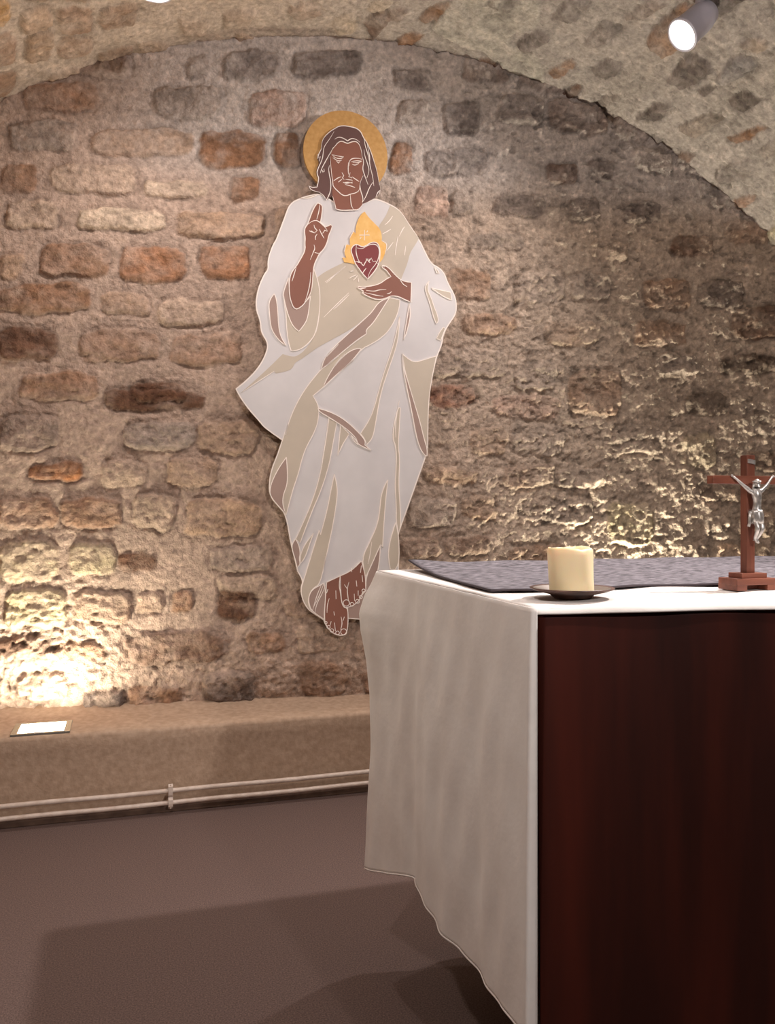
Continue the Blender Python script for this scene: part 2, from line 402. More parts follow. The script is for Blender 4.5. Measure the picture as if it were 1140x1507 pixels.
def profile_strip(name, prof, x0, x1, m, nx=220, amp=0.004, seed=3):
    xs = np.linspace(x0, x1, nx); bm = bmesh.new(); rows = []
    for x in xs:
        rows.append([bm.verts.new((x, y + amp * float(fbm(np.array(x * 2.5), np.array(k * 0.3), 3, seed)), z + amp * 0.8 * float(fbm(np.array(x * 3.5), np.array(9 + k * 0.3), 3, seed)))) for k, (y, z) in enumerate(prof)])
    for a, b in zip(rows, rows[1:]):
        for k in range(len(prof) - 1): bm.faces.new((a[k], b[k], b[k + 1], a[k + 1]))
    return obj(name, bm, m, smooth=True)
LY, LZ = 3.19, 0.315
prof = [(LY + 0.035, -0.01), (LY + 0.030, 0.03), (LY + 0.024, 0.10), (LY + 0.016, 0.18), (LY + 0.007, 0.26), (LY, 0.300), (LY + 0.003, 0.309), (LY + 0.010, LZ), (LY + 0.1, LZ + 0.002), (LY + 0.18, LZ + 0.004), (LY + 0.25, LZ + 0.010), (LY + 0.33, LZ + 0.03), (LY + 0.45, LZ + 0.06)]
structure(profile_strip('trim_1', prof, -2.0, 4.0, M_PLAST))       # low rendered ledge along the wall's foot
M_SKIRT = noisy(mat('skirting_brown', L4(96, 74, 60), 0.7), 30, L4(84, 62, 50), L4(112, 88, 72))
bm = bmesh.new(); bm_box(bm, -1.7, 3.8, LY + 0.005, LY + 0.045, 0.0, 0.032, 0.004); structure(obj('baseboard_back', bm, M_SKIRT))

# ------------------------------------------------------------------ heating pipes
M_PIPE = noisy(mat('pipe_paint', L4(205, 186, 170), 0.45), 40, L4(192, 170, 154), L4(212, 194, 180))
def pipe(zl, zr, y, label):
    bm = bmesh.new(); n = 60
    bm_tube(bm, [(-1.6 + 5.0 * i / n, y, zl + (zr - zl) * i / n + 0.0012 * math.sin(i * 0.9)) for i in range(n + 1)], 0.0085)
    tag(obj('heating_pipe', bm, M_PIPE, smooth=True), label, 'pipe', 'heating pipes along the ledge')
PY = 3.165
pipe(0.086, 0.092, PY, 'upper of the two cream heating pipes running along the foot of the wall')
pipe(0.043, 0.048, PY, 'lower cream heating pipe just above the dark skirting')
d = ray(251, 1172); t = (PY - 0.01) / d[1]; bx = d[0] * t
br = thing('pipe_clamp', 'small cream clamp strap holding both heating pipes to the ledge', 'pipe clamp', (bx, PY, 0.0))
bm = bmesh.new()
pr = [(-0.004, 0.113), (-0.0115, 0.106), (-0.0125, 0.088), (-0.0115, 0.075), (-0.007, 0.066), (-0.0115, 0.057), (-0.0125, 0.045), (-0.0115, 0.033), (-0.004, 0.025)]
for sx in (-0.008, 0.008):
    pass
f = [[bm.verts.new((sx, y, z)) for y, z in pr] for sx in (-0.008, 0.008)]
g = [[bm.verts.new((sx, y + 0.003, z)) for y, z in pr] for sx in (-0.008, 0.008)]
for k in range(len(pr) - 1):
    bm.faces.new((f[0][k], f[1][k], f[1][k + 1], f[0][k + 1])); bm.faces.new((g[0][k], g[0][k + 1], g[1][k + 1], g[1][k]))
    for s in (0, 1): bm.faces.new((f[s][k], f[s][k + 1], g[s][k + 1], g[s][k]))
obj('strap', bm, M_PIPE, br)
bm = bmesh.new(); bm_lathe(bm, [(0.006, 0), (0.006, 0.05)], 12, (0, -0.002, 0.066), Matrix.Rotation(-math.pi / 2, 4, 'X')); obj('wall_plug', bm, M_PIPE, br)
for z in (0.109, 0.029):
    bm = bmesh.new(); bm_lathe(bm, [(0.004, -0.0025), (0.004, 0.0), (0.003, 0.004)], 12, (0, -0.006, z), Matrix.Rotation(math.pi / 2, 4, 'X')); obj('screw', bm, M_PIPE, br)

# ------------------------------------------------------------------ recessed uplights in the ledge
M_STEEL = mat('brushed_steel', L4(176, 172, 160), 0.35, 0.9)
def glow(name, col, power):
    m = bpy.data.materials.new(name); m.use_nodes = True; N = m.node_tree.nodes; N.clear()
    e = N.new('ShaderNodeEmission'); e.inputs[0].default_value = (*col, 1); e.inputs[1].default_value = power
    o = N.new('ShaderNodeOutputMaterial'); m.node_tree.links.new(e.outputs[0], o.inputs[0]); return m
M_UP = glow('uplight_glass', UPLIGHT, UP_POWER)
M_UP2 = glow('uplight_glass_strong', UPLIGHT, UP_FAR)
def uplight(x, y, label, glass=M_UP):
    t = thing('recessed_uplight', label, 'uplight', (x, y, LZ), (0, 0, 0), 'uplights sunk in the ledge')
    bm = bmesh.new(); a, b, c, dd = 0.098, 0.085, 0.076, 0.066
    bm_box(bm, -a, a, -b, b, -0.05, 0.004)
    bm_box(bm, -a, -c, -b, b, 0.004, 0.008, 0.001); bm_box(bm, c, a, -b, b, 0.004, 0.008, 0.001)
    bm_box(bm, -c, c, -b, -dd, 0.004, 0.008, 0.001); bm_box(bm, -c, c, dd, b, 0.004, 0.008, 0.001)
    obj('frame', bm, M_STEEL, t)
    bm = bmesh.new(); bm_box(bm, -c, c, -dd, dd, 0.0042, 0.007, 0.001); obj('glass', bm, glass, t)
uplight(-0.29, 3.285, 'bright square uplight sunk in the ledge at the lower left')
uplight(2.13, 3.275, 'uplight sunk in the ledge behind the altar', M_UP2)

# ------------------------------------------------------------------ painted cut-out figure
FO = 0.062                                      # front of the board, in front of the wall plane
ZOOM = {1: (420, 140, 5.7), 2: (340, 270, 1140 / 180), 3: (480, 290, 5.7), 4: (340, 420, 1140 / 180), 5: (480, 420, 1140 / 220), 6: (380, 600, 1140 / 260), 7: (400, 780, 1140 / 220)}
B_S, B_Z = on_wall(505, 935, FO)
def trace(txt):
    """'3: 10,20 30,40 | 4: ...' -> outline points in the board's own metres (x along the wall, z up)"""
    out = []
    for seg in txt.split('|'):
        r, pts = seg.split(':'); ox, oy, k = ZOOM[int(r)] if int(r) else (0, 0, 1)
        for p in pts.split():
            a, b = map(float, p.split(',')); s, z = on_wall(ox + a / k, oy + b / k, FO); out.append((s - B_S, z - B_Z))
    return out

def soften(p, closed=True):
    """round gentle bends, keep sharp corners"""
    for _ in range(2):
        n = len(p); q = []
        for i in range(n):
            if not closed and i in (0, n - 1): q.append(p[i]); continue
            a, b, c = (Vector(p[i - 1]), Vector(p[i]), Vector(p[(i + 1) % n]))
            u, v = b - a, c - b
            if u.length < 1e-5 or v.length < 1e-5: continue
            if u.angle(v) > math.radians(58): q.append(p[i])
            else: q.append(tuple(b - u * 0.27)); q.append(tuple(b + v * 0.27))
        p = q
    return p

def plate(bm, pts, y0, y1):
    """flat prism, front at -y1, back at -y0"""
    f = [bm.verts.new((x, -y1, z)) for x, z in pts]; b = [bm.verts.new((x, -y0, z)) for x, z in pts]
    for tri in tessellate_polygon([[Vector((x, z, 0)) for x, z in pts]]):
        try: bm.faces.new([f[i] for i in tri]); bm.faces.new([b[i] for i in reversed(tri)])
        except ValueError: pass
    n = len(pts)
    for i in range(n): bm.faces.new((f[i], f[(i + 1) % n], b[(i + 1) % n], b[i]))

def stroke(bm, pts, wd, y0, y1, closed=False, taper=False):
    n = len(pts); L, R_ = [], []
    P = [Vector(p) for p in pts]
    for i in range(n):
        a = P[(i - 1) % n] if closed or i else P[0]; c = P[(i + 1) % n] if closed or i < n - 1 else P[-1]
        t = (c - a); t = t.normalized() if t.length > 1e-7 else Vector((1, 0)); nn = Vector((-t.y, t.x)) * wd / 2
        if taper and not closed: nn *= 0.35 + 0.65 * math.sin(math.pi * min(1, (i + 0.3) / (n - 0.4)))
        L.append(P[i] + nn); R_.append(P[i] - nn)
    lf = [bm.verts.new((p.x, -y1, p.y)) for p in L]; rf = [bm.verts.new((p.x, -y1, p.y)) for p in R_]
    lb = [bm.verts.new((p.x, -y0, p.y)) for p in L]; rb = [bm.verts.new((p.x, -y0, p.y)) for p in R_]
    for i in range(n if closed else n - 1):
        j = (i + 1) % n
        bm.faces.new((lf[i], lf[j], rf[j], rf[i])); bm.faces.new((lf[i], lb[i], lb[j], lf[j])); bm.faces.new((rf[i], rf[j], rb[j], rb[i]))

FX, FYY = (W0 + WD * B_S + WN * FO)
fig = thing('cutout_figure', 'tall painted cut-out of a haloed white-robed figure hung on the stone wall', 'wall panel', (FX, FYY, B_Z), (0, 0, WA))
PAINT = {k: noisy(mat(k + '_paint', L4(*c), r), 6, L4(*[v * 0.97 for v in c]), L4(*[min(255, v * 1.03) for v in c])) for k, c, r in (
    ('white', (210, 202, 200), 0.55), ('beige', (194, 178, 160), 0.55), ('taupe', (162, 134, 122), 0.55), ('skin', (134, 82, 64), 0.5),
    ('hair', (98, 66, 60), 0.5), ('heart', (124, 46, 46), 0.5), ('line', (240, 226, 216), 0.5))}
GOLD = noisy(mat('gold_leaf', L4(206, 150, 78), 0.45, 0.3), 60, L4(194, 146, 84), L4(210, 164, 104), bump=0.1)
FLAME = noisy(mat('flame_gold', L4(232, 182, 104), 0.45, 0.15), 25, L4(226, 168, 84), L4(238, 194, 124))
LW = 0.0035
def layer(name, items, m, y, parent=fig, outline=True, lines=(), wd=LW):
    """one painted part per outline in items; brush lines are laid on the (first) part itself"""
    out = None
    for k, t in enumerate(items):
        bm = bmesh.new(); p = soften(trace(t)); yk = y + 0.00006 * k
        plate(bm, p, -0.0005, yk); nf = len(bm.faces)
        if outline: stroke(bm, p + [p[0]], wd, 0.0002, yk + 0.0008)
        own = lines.get(k, ()) if isinstance(lines, dict) else (lines if k == 0 else ())
        if own:
            for q in own: stroke(bm, soften(trace(q), False), wd, y - 0.0005, y + 0.0012, taper=True)
        bm.faces.ensure_lookup_table()
        for f_ in bm.faces[nf:]: f_.material_index = 1
        o = obj(name, bm, m, parent); o.data.materials.append(PAINT['line'])
        out = out or o
    return out

BOARD = ('1: 300,828 215,840 130,865 35,910 | 2: 500,320 435,490 420,530 390,575 340,720 350,800 305,850 240,1020 230,1170 | 4: 275,330 280,440 350,540 320,660 240,790 130,900 45,965 90,1050 170,1160 270,1270'
         '| 6: 40,128 155,208 130,290 85,400 70,490 75,570 130,635 180,690 210,880 240,990 255,1060 | 7: 195,310 240,390 220,440 230,520 262,585 300,625 395,680 400,700 410,722 430,750 455,777 490,799 545,805 572,775 580,672 690,676 830,655 965,600 965,250'
         '| 6: 895,830 920,760 970,620 1030,450 1078,315 1085,290 | 5: 770,1200 775,900 800,720 835,560 850,520 880,450 890,370 935,290 980,230 993,170 | 3: 1080,830 1015,720 990,640 940,590 880,562 830,470 775,350 690,230 620,115 520,55 410,12 | 1: 700,890 640,912 500,940 400,900')
bm = bmesh.new(); p = soften(trace(BOARD)); plate(bm, p, -0.015, 0.0); nf = len(bm.faces)
stroke(bm, p + [p[0]], 0.005, -0.001, 0.0008); bm.faces.ensure_lookup_table()
for f_ in bm.faces[nf:]: f_.material_index = 1
board = obj('board', bm, PAINT['white'], fig); board.data.materials.append(PAINT['line'])
bm = bmesh.new()
cx, cz = (lambda q: (q[0] - B_S, q[1] - B_Z))(on_wall(509, 225.5, FO))
hr = abs(on_wall(509, 162.5, FO)[1] - on_wall(509, 225.5, FO)[1])
plate(bm, [(cx + hr * math.cos(2 * math.pi * k / 96), cz + hr * math.sin(2 * math.pi * k / 96)) for k in range(96)], -0.018, -0.003)
halo = obj('halo', bm, GOLD, fig)
for sx, sz in ((-0.02, 0.9), (-0.05, 1.35), (0.02, 1.6)):
    bm = bmesh.new(); bm_lathe(bm, [(0.012, 0), (0.012, 0.068)], 16, (sx, 0.014, sz), Matrix.Rotation(-math.pi / 2, 4, 'X')); obj('wall_mount', bm, M_STEEL, fig)

mantle = layer('mantle', [
    '3: 535,70 620,115 690,230 775,350 740,410 700,470 680,560 630,680 600,760 520,860 | 5: 400,125 350,200 310,235 200,330 0,435 | 4: 950,500 800,580 720,640 650,690 590,720 570,780 500,805 415,820 400,800 260,890 110,990 80,1010 240,870 380,740 480,640 560,665 620,660 700,590 770,480 800,400 825,300 830,60 | 2: 820,970 800,880 860,830 1040,740 | 3: 150,550 300,500 420,300 440,240 500,160'],
    PAINT['beige'], 0.0010, outline=False, lines=['3: 555,160 530,200 490,235', '3: 540,270 510,290 470,310', '3: 560,380 530,420 505,450', '3: 600,330 585,410 575,490', '3: 665,410 660,450 655,490', '3: 0,720 80,650 160,580',
    '3: 60,945 130,880 190,820', '2: 875,920 970,850 1065,775', '2: 860,1250 980,1130 1095,1020', '2: 800,880 820,970 828,1050 825,1150', '4: 825,240 810,350 790,440', '3: 610,330 640,270 655,250', '4: 110,990 260,890 400,800'])
layer('beige_fold', [
    '2: 770,800 800,880 820,970 828,1050 | 4: 825,240 790,440 740,520 660,590 600,610 560,612 535,540 515,400 512,260 | 2: 500,1160 485,1020 535,880 640,800',
    '5: 560,110 555,170 530,250 480,340 420,400 340,450 265,485 180,590 100,660 | 4: 1140,700 960,850 858,950 760,1030 810,1110 815,1180 | 6: 388,50 380,110 350,180 310,250 280,330 260,420 225,520 200,610 180,690 130,635 75,570 70,490 85,400 130,290 155,208 190,110 | 4: 505,1393 520,1330 560,1210 620,1080 700,950 780,850 840,780 900,740 | 5: 0,610 60,560 180,460 305,370 300,340 350,295 400,220 450,140 480,95',
    '6: 455,65 505,95 490,180 470,290 455,370 410,520 340,680 270,870 240,850 290,740 350,600 400,430 420,300 440,180',
    '6: 530,110 585,170 540,240 512,310 520,220',
    '6: 490,430 510,520 505,600 480,760 450,900 420,1040 | 7: 410,200 370,410 310,445 280,500 275,560 300,625 262,585 230,520 220,450 240,390 300,190 360,0 | 6: 400,820 440,680 470,520',
    '6: 355,810 330,880 300,970 270,1005 270,950 300,880',
    '5: 558,240 550,380 530,480 470,650 420,800 390,950 370,1080 350,1170 305,1215 295,1180 260,1130 320,1040 360,950 400,800 440,660 490,520 520,420',
    '6: 905,0 895,20 880,80 863,190 890,260 888,400 880,500 890,640 888,740 905,815 918,750 912,620 903,480 912,330 900,250 908,130 915,0',
    '5: 580,525 660,592 740,570 835,540 830,580 800,720 775,900 770,1240 745,1180 715,1050 670,900 625,750 590,620',
    '3: 860,705 825,750 835,810 870,900 895,1000 920,1065 938,1045 930,990 900,920 880,850 850,790 850,740',
    '3: 880,765 1040,800 1050,865 1010,850 940,810', '3: 905,590 930,610 945,640 925,640', '5: 890,320 860,360 840,405 870,420 890,370 905,330',
    '6: 835,465 828,520 815,650 808,760 800,900 | 7: 830,110 715,355 680,225 750,80 | 6: 770,750 785,640 790,570 815,500',
    '6: 885,740 905,830 908,1000 880,1045 850,1040 835,950 850,850', '1: 130,865 215,840 270,835 200,870'], PAINT['beige'], 0.0022,
    lines={13: ['7: 760,90 745,200 730,260'], 7: ['5: 555,880 525,1040 528,1160']})
layer('taupe_fold', [
    '2: 535,880 545,1060 575,1150 610,1175 690,1110 740,1050 | 4: 735,120 715,300 680,370 630,430 570,380 520,250 490,120 483,70',
    '4: 400,80 420,120 435,250 440,380 460,480 510,560 450,520 390,440 365,370 355,240 350,170 370,120',
    '5: 480,95 400,125 350,200 310,240 200,340 100,430 40,490 0,545 | 4: 1000,550 900,640 860,700 840,780 900,740 1000,660 | 5: 0,610 60,560 180,460 250,405 305,370 300,340 350,295 400,220 450,140',
    '5: 265,485 240,480 180,500 120,550 60,620 | 4: 1060,640 990,710 930,800 880,890 858,950 960,850 1140,690 | 5: 100,660 180,590 240,520',
    '6: 180,320 188,420 185,500 160,560 155,620 175,685 130,635 75,570 75,520 90,470 130,390',
    '6: 385,5 390,25 460,65 560,130 630,195 640,235 680,255 725,275 685,240 690,215 650,165 560,80 470,30',
    '7: 395,405 370,420 310,450 280,500 280,560 305,620 395,678 400,600 410,480',
    '6: 240,845 262,890 270,940 262,970 270,1010 250,1030 235,970 210,890',
    '5: 580,520 590,640 625,750 670,900 715,1050 745,1180 768,1250 765,1300 750,1300 710,1240 680,1130 650,960 610,770 585,640',
    '5: 632,140 640,230 625,300 610,360 590,415 600,330 620,220',
    '7: 825,115 820,220 800,340 760,440 720,560 690,680 580,672 575,590 620,570 680,500 715,460 715,360 760,260',
    '6: 595,175 640,225 645,240 615,215'], PAINT['taupe'], 0.0034,
    lines={6: ['7: 375,420 340,500 308,615', '7: 405,420 385,480 350,540 330,600 328,640', '7: 395,405 360,500 315,590']})

# hair, head and neck
hair = layer('hair', ['1: 190,765 205,795 250,815 300,825 320,845 340,885 370,860 390,850 430,820 620,830 640,908 655,913 720,880 755,860 780,835 795,790 785,760 765,640 740,560 715,480 680,400 655,370 620,290 530,265 455,260 410,285 350,325 303,385 300,455 270,505 265,530 285,570 258,620 262,670 278,700 262,770 230,780'], PAINT['hair'], 0.0046, outline=False, lines=[
    '1: 300,455 303,385 350,325 410,285 455,260 530,265 620,290 655,370 680,400 715,480 740,560 765,640 785,760', '1: 405,310 370,370 318,440 315,490 305,550 265,630 262,670 280,700 262,775 225,780 195,768 210,798 250,812 290,820',
    '1: 400,440 350,530 300,620 290,660', '1: 270,500 268,530 290,520 280,560', '1: 300,625 312,650 322,645 320,620', '1: 370,590 358,620 365,670 380,740 375,820 340,885 320,845 290,825',
    '1: 640,520 655,560 643,620 655,660 680,730 690,755', '1: 655,460 660,510 690,590 700,640 680,700', '1: 680,400 690,460 705,520 700,580 730,690 738,765', '1: 620,740 625,800 650,870 640,905', '1: 640,905 670,860 700,780 730,735',
    '1: 755,860 770,820 790,800 785,835', '1: 655,370 668,440 690,500 700,560', '1: 410,375 430,360 460,357 490,370 518,388 545,370 565,368 600,380 620,400', '1: 300,455 275,500 268,540'])
neck = layer('neck', ['1: 390,765 390,850 410,920 420,960 455,972 570,968 610,965 645,920 640,908 625,800 500,740'], PAINT['skin'], 0.0056, outline=False, lines=['1: 540,840 545,900 550,935 568,965', '1: 392,850 412,920 420,958 455,972 570,968 610,965 645,920'])
face = layer('face', ['1: 450,395 485,398 520,410 560,395 600,395 625,430 635,520 650,560 640,620 648,680 625,735 620,790 590,825 540,835 510,850 470,845 430,810 390,765 380,700 370,600 370,510 395,460 420,420'], PAINT['skin'], 0.0062, outline=False, lines=[
    '1: 375,500 385,465 415,430 440,400 470,390 500,405 520,412 545,400 575,393 600,400 622,430 635,480 640,530', '1: 370,520 378,600 385,680 395,740 395,770 440,815 475,845 510,850 540,835 590,825 620,800 620,740 648,680',
    '1: 530,600 532,555 560,535 610,535 640,545', '1: 525,570 522,620 525,670', '1: 540,655 528,690 555,700', '1: 470,655 485,680 475,700 490,715', '1: 400,725 435,700 465,690', '1: 440,735 470,710', '1: 555,690 590,715 615,730',
    '1: 480,740 520,735 560,745', '1: 495,755 540,765 580,780', '1: 500,712 530,715 560,720', '1: 385,505 430,515 485,525 460,540 420,535 390,510', '1: 395,530 435,560 470,550', '1: 425,558 440,575 455,562',
    '1: 545,565 590,555 635,560 600,575 560,570', '1: 555,585 580,595 612,578', '1: 480,735 505,748 560,735'])
def add_rings(parent, y, rings):
    bm = bmesh.new()
    for r, a, b, rad in rings:
        pts = trace(' %d: ' % r + ' '.join('%.1f,%.1f' % (a + rad * math.cos(k * math.pi / 8), b + rad * math.sin(k * math.pi / 8)) for k in range(16)))
        stroke(bm, pts + [pts[0]], LW * 0.8, 0.0002, y)
    obj('toenail', bm, PAINT['line'], parent)
layer('raised_hand', ['2: 805,185 840,200 850,230 838,330 830,360 870,405 890,405 925,388 940,400 930,440 905,490 895,550 860,620 820,655 800,700 770,760 760,850 755,960 735,1040 690,1110 655,1150 610,1175 580,1160 560,1110 545,1060 538,960 545,870 575,810 610,770 650,700 690,625 685,560 690,510 680,450 690,410 712,385 740,300 775,220'], PAINT['skin'], 0.0050, lines=[
    '2: 825,200 815,270 795,340', '2: 715,385 750,355 800,345 850,390 880,420 895,445', '2: 770,390 775,420 800,440 775,465 745,445', '2: 725,445 750,455 770,465', '2: 800,475 780,500 785,530', '2: 820,430 840,475 865,515', '2: 850,470 870,440 895,450',
    '2: 770,575 780,610 765,640 735,715', '2: 775,645 800,655 820,655', '2: 605,785 585,850 565,915', '2: 740,830 735,930 710,1040 682,1115'])
layer('open_hand', ['3: 465,580 480,575 520,595 560,640 610,690 650,710 712,720 706,882 660,865 600,835 545,830 500,850 440,865 380,850 325,825 300,805 310,790 285,780 262,762 270,752 300,760 330,755 400,745 455,725 500,690 540,670 525,650 500,615 470,597'], PAINT['skin'], 0.0050, lines=[
    '3: 330,785 400,795 440,780 500,780', '3: 320,805 390,820 430,830 475,835', '3: 505,815 530,810 545,795', '3: 615,695 640,735 675,755', '3: 275,765 290,772 330,765', '3: 465,585 478,580 485,592', '3: 300,800 315,806'])
ft = layer('foot', ['7: 680,235 710,340 712,440 715,460 690,470 680,500 655,545 620,572 590,585 550,590 530,560 520,470 510,430 518,350 605,310'], PAINT['skin'], 0.0056, lines=['7: 585,395 570,450 578,520 585,550', '7: 550,415 570,445', '7: 640,385 645,430', '7: 625,485 628,540', '7: 655,460 655,500', '7: 685,345 690,395', '7: 680,270 672,325', '7: 605,290 606,320'])
add_rings(ft, 0.0072, [(7, 565, 555, 24), (7, 608, 565, 14), (7, 650, 543, 15), (7, 675, 510, 12), (7, 697, 462, 13)])
ft = layer('foot', ['7: 415,398 520,350 525,560 560,592 575,600 580,672 572,775 545,803 490,797 455,775 430,750 410,720 400,700 400,600 410,480'], PAINT['skin'], 0.0050, lines=['7: 450,695 440,730', '7: 475,705 482,770', '7: 525,660 535,710 522,760', '7: 550,660 540,690', '7: 470,620 475,650', '7: 485,460 487,525', '7: 435,520 420,570 418,630', '7: 425,450 415,480'])
add_rings(ft, 0.0066, [(7, 410, 705, 9), (7, 430, 738, 12), (7, 455, 765, 13), (7, 498, 783, 14), (7, 545, 775, 23)])
layer('flame', ['3: 320,125 350,170 400,220 450,270 465,330 462,370 495,385 510,410 490,480 455,555 330,600 210,555 150,550 135,510 165,510 148,460 165,400 200,405 192,350 225,290 245,310 245,250 270,180 295,140'], FLAME, 0.0040, outline=False, lines=['3: 318,280 318,365', '3: 275,322 360,322', '3: 335,300 345,285', '3: 290,340 280,355', '3: 148,460 165,400', '3: 192,350 225,290', '3: 462,370 495,385 508,410 490,480'])
layer('heart', ['3: 210,430 230,405 260,400 300,425 340,405 370,385 410,380 435,400 450,450 445,520 435,570 400,630 345,690 305,650 270,600 240,560 225,510 205,460'], PAINT['heart'], 0.0052, lines=[
    '3: 250,405 245,460 260,520 275,545', '3: 255,430 300,440 340,410 390,395 430,410 445,460 435,520 410,570 365,620 345,680', '3: 235,545 270,540 300,570 310,580 330,540 345,520 355,545 375,515 390,545 410,540 430,565', '3: 300,645 315,620 332,600', '3: 260,550 295,555', '3: 330,520 365,555', '3: 365,520 350,550'])
bm = bmesh.new()
for t in ('3: 190,685 220,668 250,655', '3: 225,700 245,680 260,660', '3: 270,715 268,700 265,680', '3: 200,625 212,624 225,622'): stroke(bm, trace(t), LW, 0.0002, 0.0036, taper=True)
obj('light_ray', bm, PAINT['line'], fig)

# ------------------------------------------------------------------ altar
AX0, AX1, ATOP = 0.592, 2.25, 0.955
def front_y(x): return 1.150 - 0.12 * (x - 0.58)
ABACK = 1.955
alt = thing('altar', 'large dark reddish-brown altar draped with a white cloth on its left end', 'altar', (1.4, 1.5, 0))
M_ALT = mat('stained_wood', L4(62, 28, 20), 0.5)
noisy(M_ALT, 3.2, L4(46, 20, 15), L4(78, 31, 21), detail=7, stretch=(3.0, 3.0, 0.28), bump=0.25, bscale=14, bdist=0.003, lo=0.38, hi=0.72)
M_ALT.node_tree.nodes['Principled BSDF'].inputs['Specular IOR Level'].default_value = 0.16
def altpt(x, y, z): return Vector((x - 1.4, y - 1.5, z))
bm = bmesh.new(); nx, nz = 90, 60; rows = []
for j in range(nz + 1):
    z = 0.02 + (ATOP - 0.021) * j / nz; row = []
    for i in range(nx + 1):
        x = AX0 + (AX1 - AX0) * i / nx; k = 1 - j / nz
        y = front_y(x) + 0.007 + 0.010 * k * math.sin(x * 21 + 1.2 * math.sin(z * 3)) * math.sin(x * 8.3 + 0.6) - 0.012 * k
        row.append(bm.verts.new(altpt(x, y, z)))
    rows.append(row)
for a, b in zip(rows, rows[1:]):
    for i in range(nx): bm.faces.new((a[i], a[i + 1], b[i + 1], b[i]))
fr = obj('front_panel', bm, M_ALT, alt, True)
sm = fr.modifiers.new('thickness', 'SOLIDIFY'); sm.thickness = 0.008; sm.offset = 0
bm = bmesh.new()
q = [(AX0 - 0.004, front_y(AX0) + 0.012), (AX1, front_y(AX1) + 0.012), (AX1, ABACK), (AX0 - 0.004, ABACK)]
lo = [bm.verts.new(altpt(x, y, ATOP - 0.035)) for x, y in q]; hi = [bm.verts.new(altpt(x, y, ATOP - 0.002)) for x, y in q]
bm.faces.new(lo[::-1]); bm.faces.new(hi)
for i in range(4): bm.faces.new((lo[i], lo[(i + 1) % 4], hi[(i + 1) % 4], hi[i]))
bmesh.ops.bevel(bm, geom=bm.edges[:], offset=0.003, segments=2, affect='EDGES')
obj('top_slab', bm, M_ALT, alt)
for x in (AX0 + 0.34, AX1 - 0.34):
    bm = bmesh.new(); bm_box(bm, x - 1.4 - 0.06, x - 1.4 + 0.06, -0.18, 0.34, 0.0, ATOP - 0.034, 0.006); obj('leg', bm, M_ALT, alt)

# ------------------------------------------------------------------ white altar cloth
M_CLOTH = noisy(mat('white_linen', L4(232, 224, 216), 0.85), 7, L4(224, 214, 206), L4(238, 231, 224), bump=0.25, bscale=60, bdist=0.003)
M_CLOTH.node_tree.nodes['Principled BSDF'].inputs['Sheen Weight'].default_value = 0.1
cl = thing('altar_cloth', 'white linen cloth over the altar top hanging down its left end', 'altar cloth', (1.4, 1.5, ATOP))
def clp(x, y, z): return Vector((x - 1.4, y - 1.5, z - ATOP))
CT = ATOP + 0.004
bm = bmesh.new(); nx, ny = 100, 44; rows = []
def fedge(x):
    return front_y(x) - 0.012 + 0.003 * math.sin(x * 23)
for j in range(ny + 1):
    row = []
    for i in range(nx + 1):
        x = 0.580 + (AX1 + 0.02 - 0.580) * i / nx; y0 = fedge(x); v = j / ny; y = y0 + (ABACK + 0.005 - y0) * v
        z = CT + 0.0015 * math.sin(x * 31 + y * 9) * math.sin(y * 17) * (1 - v) + (0.004 * math.exp(-((x - 0.83) / 0.07) ** 2) * math.exp(-((y - 1.22) / 0.07) ** 2))
        if j == 0: z -= 0.010
        if j == 1: z -= 0.001
        row.append(bm.verts.new(clp(x, y, z)))
    rows.append(row)
for a, b in zip(rows, rows[1:]):
    for i in range(nx): bm.faces.new((a[i], a[i + 1], b[i + 1], b[i]))
o = obj('top_panel', bm, M_CLOTH, cl, True); sm = o.modifiers.new('thickness', 'SOLIDIFY'); sm.thickness = 0.003; sm.offset = -1
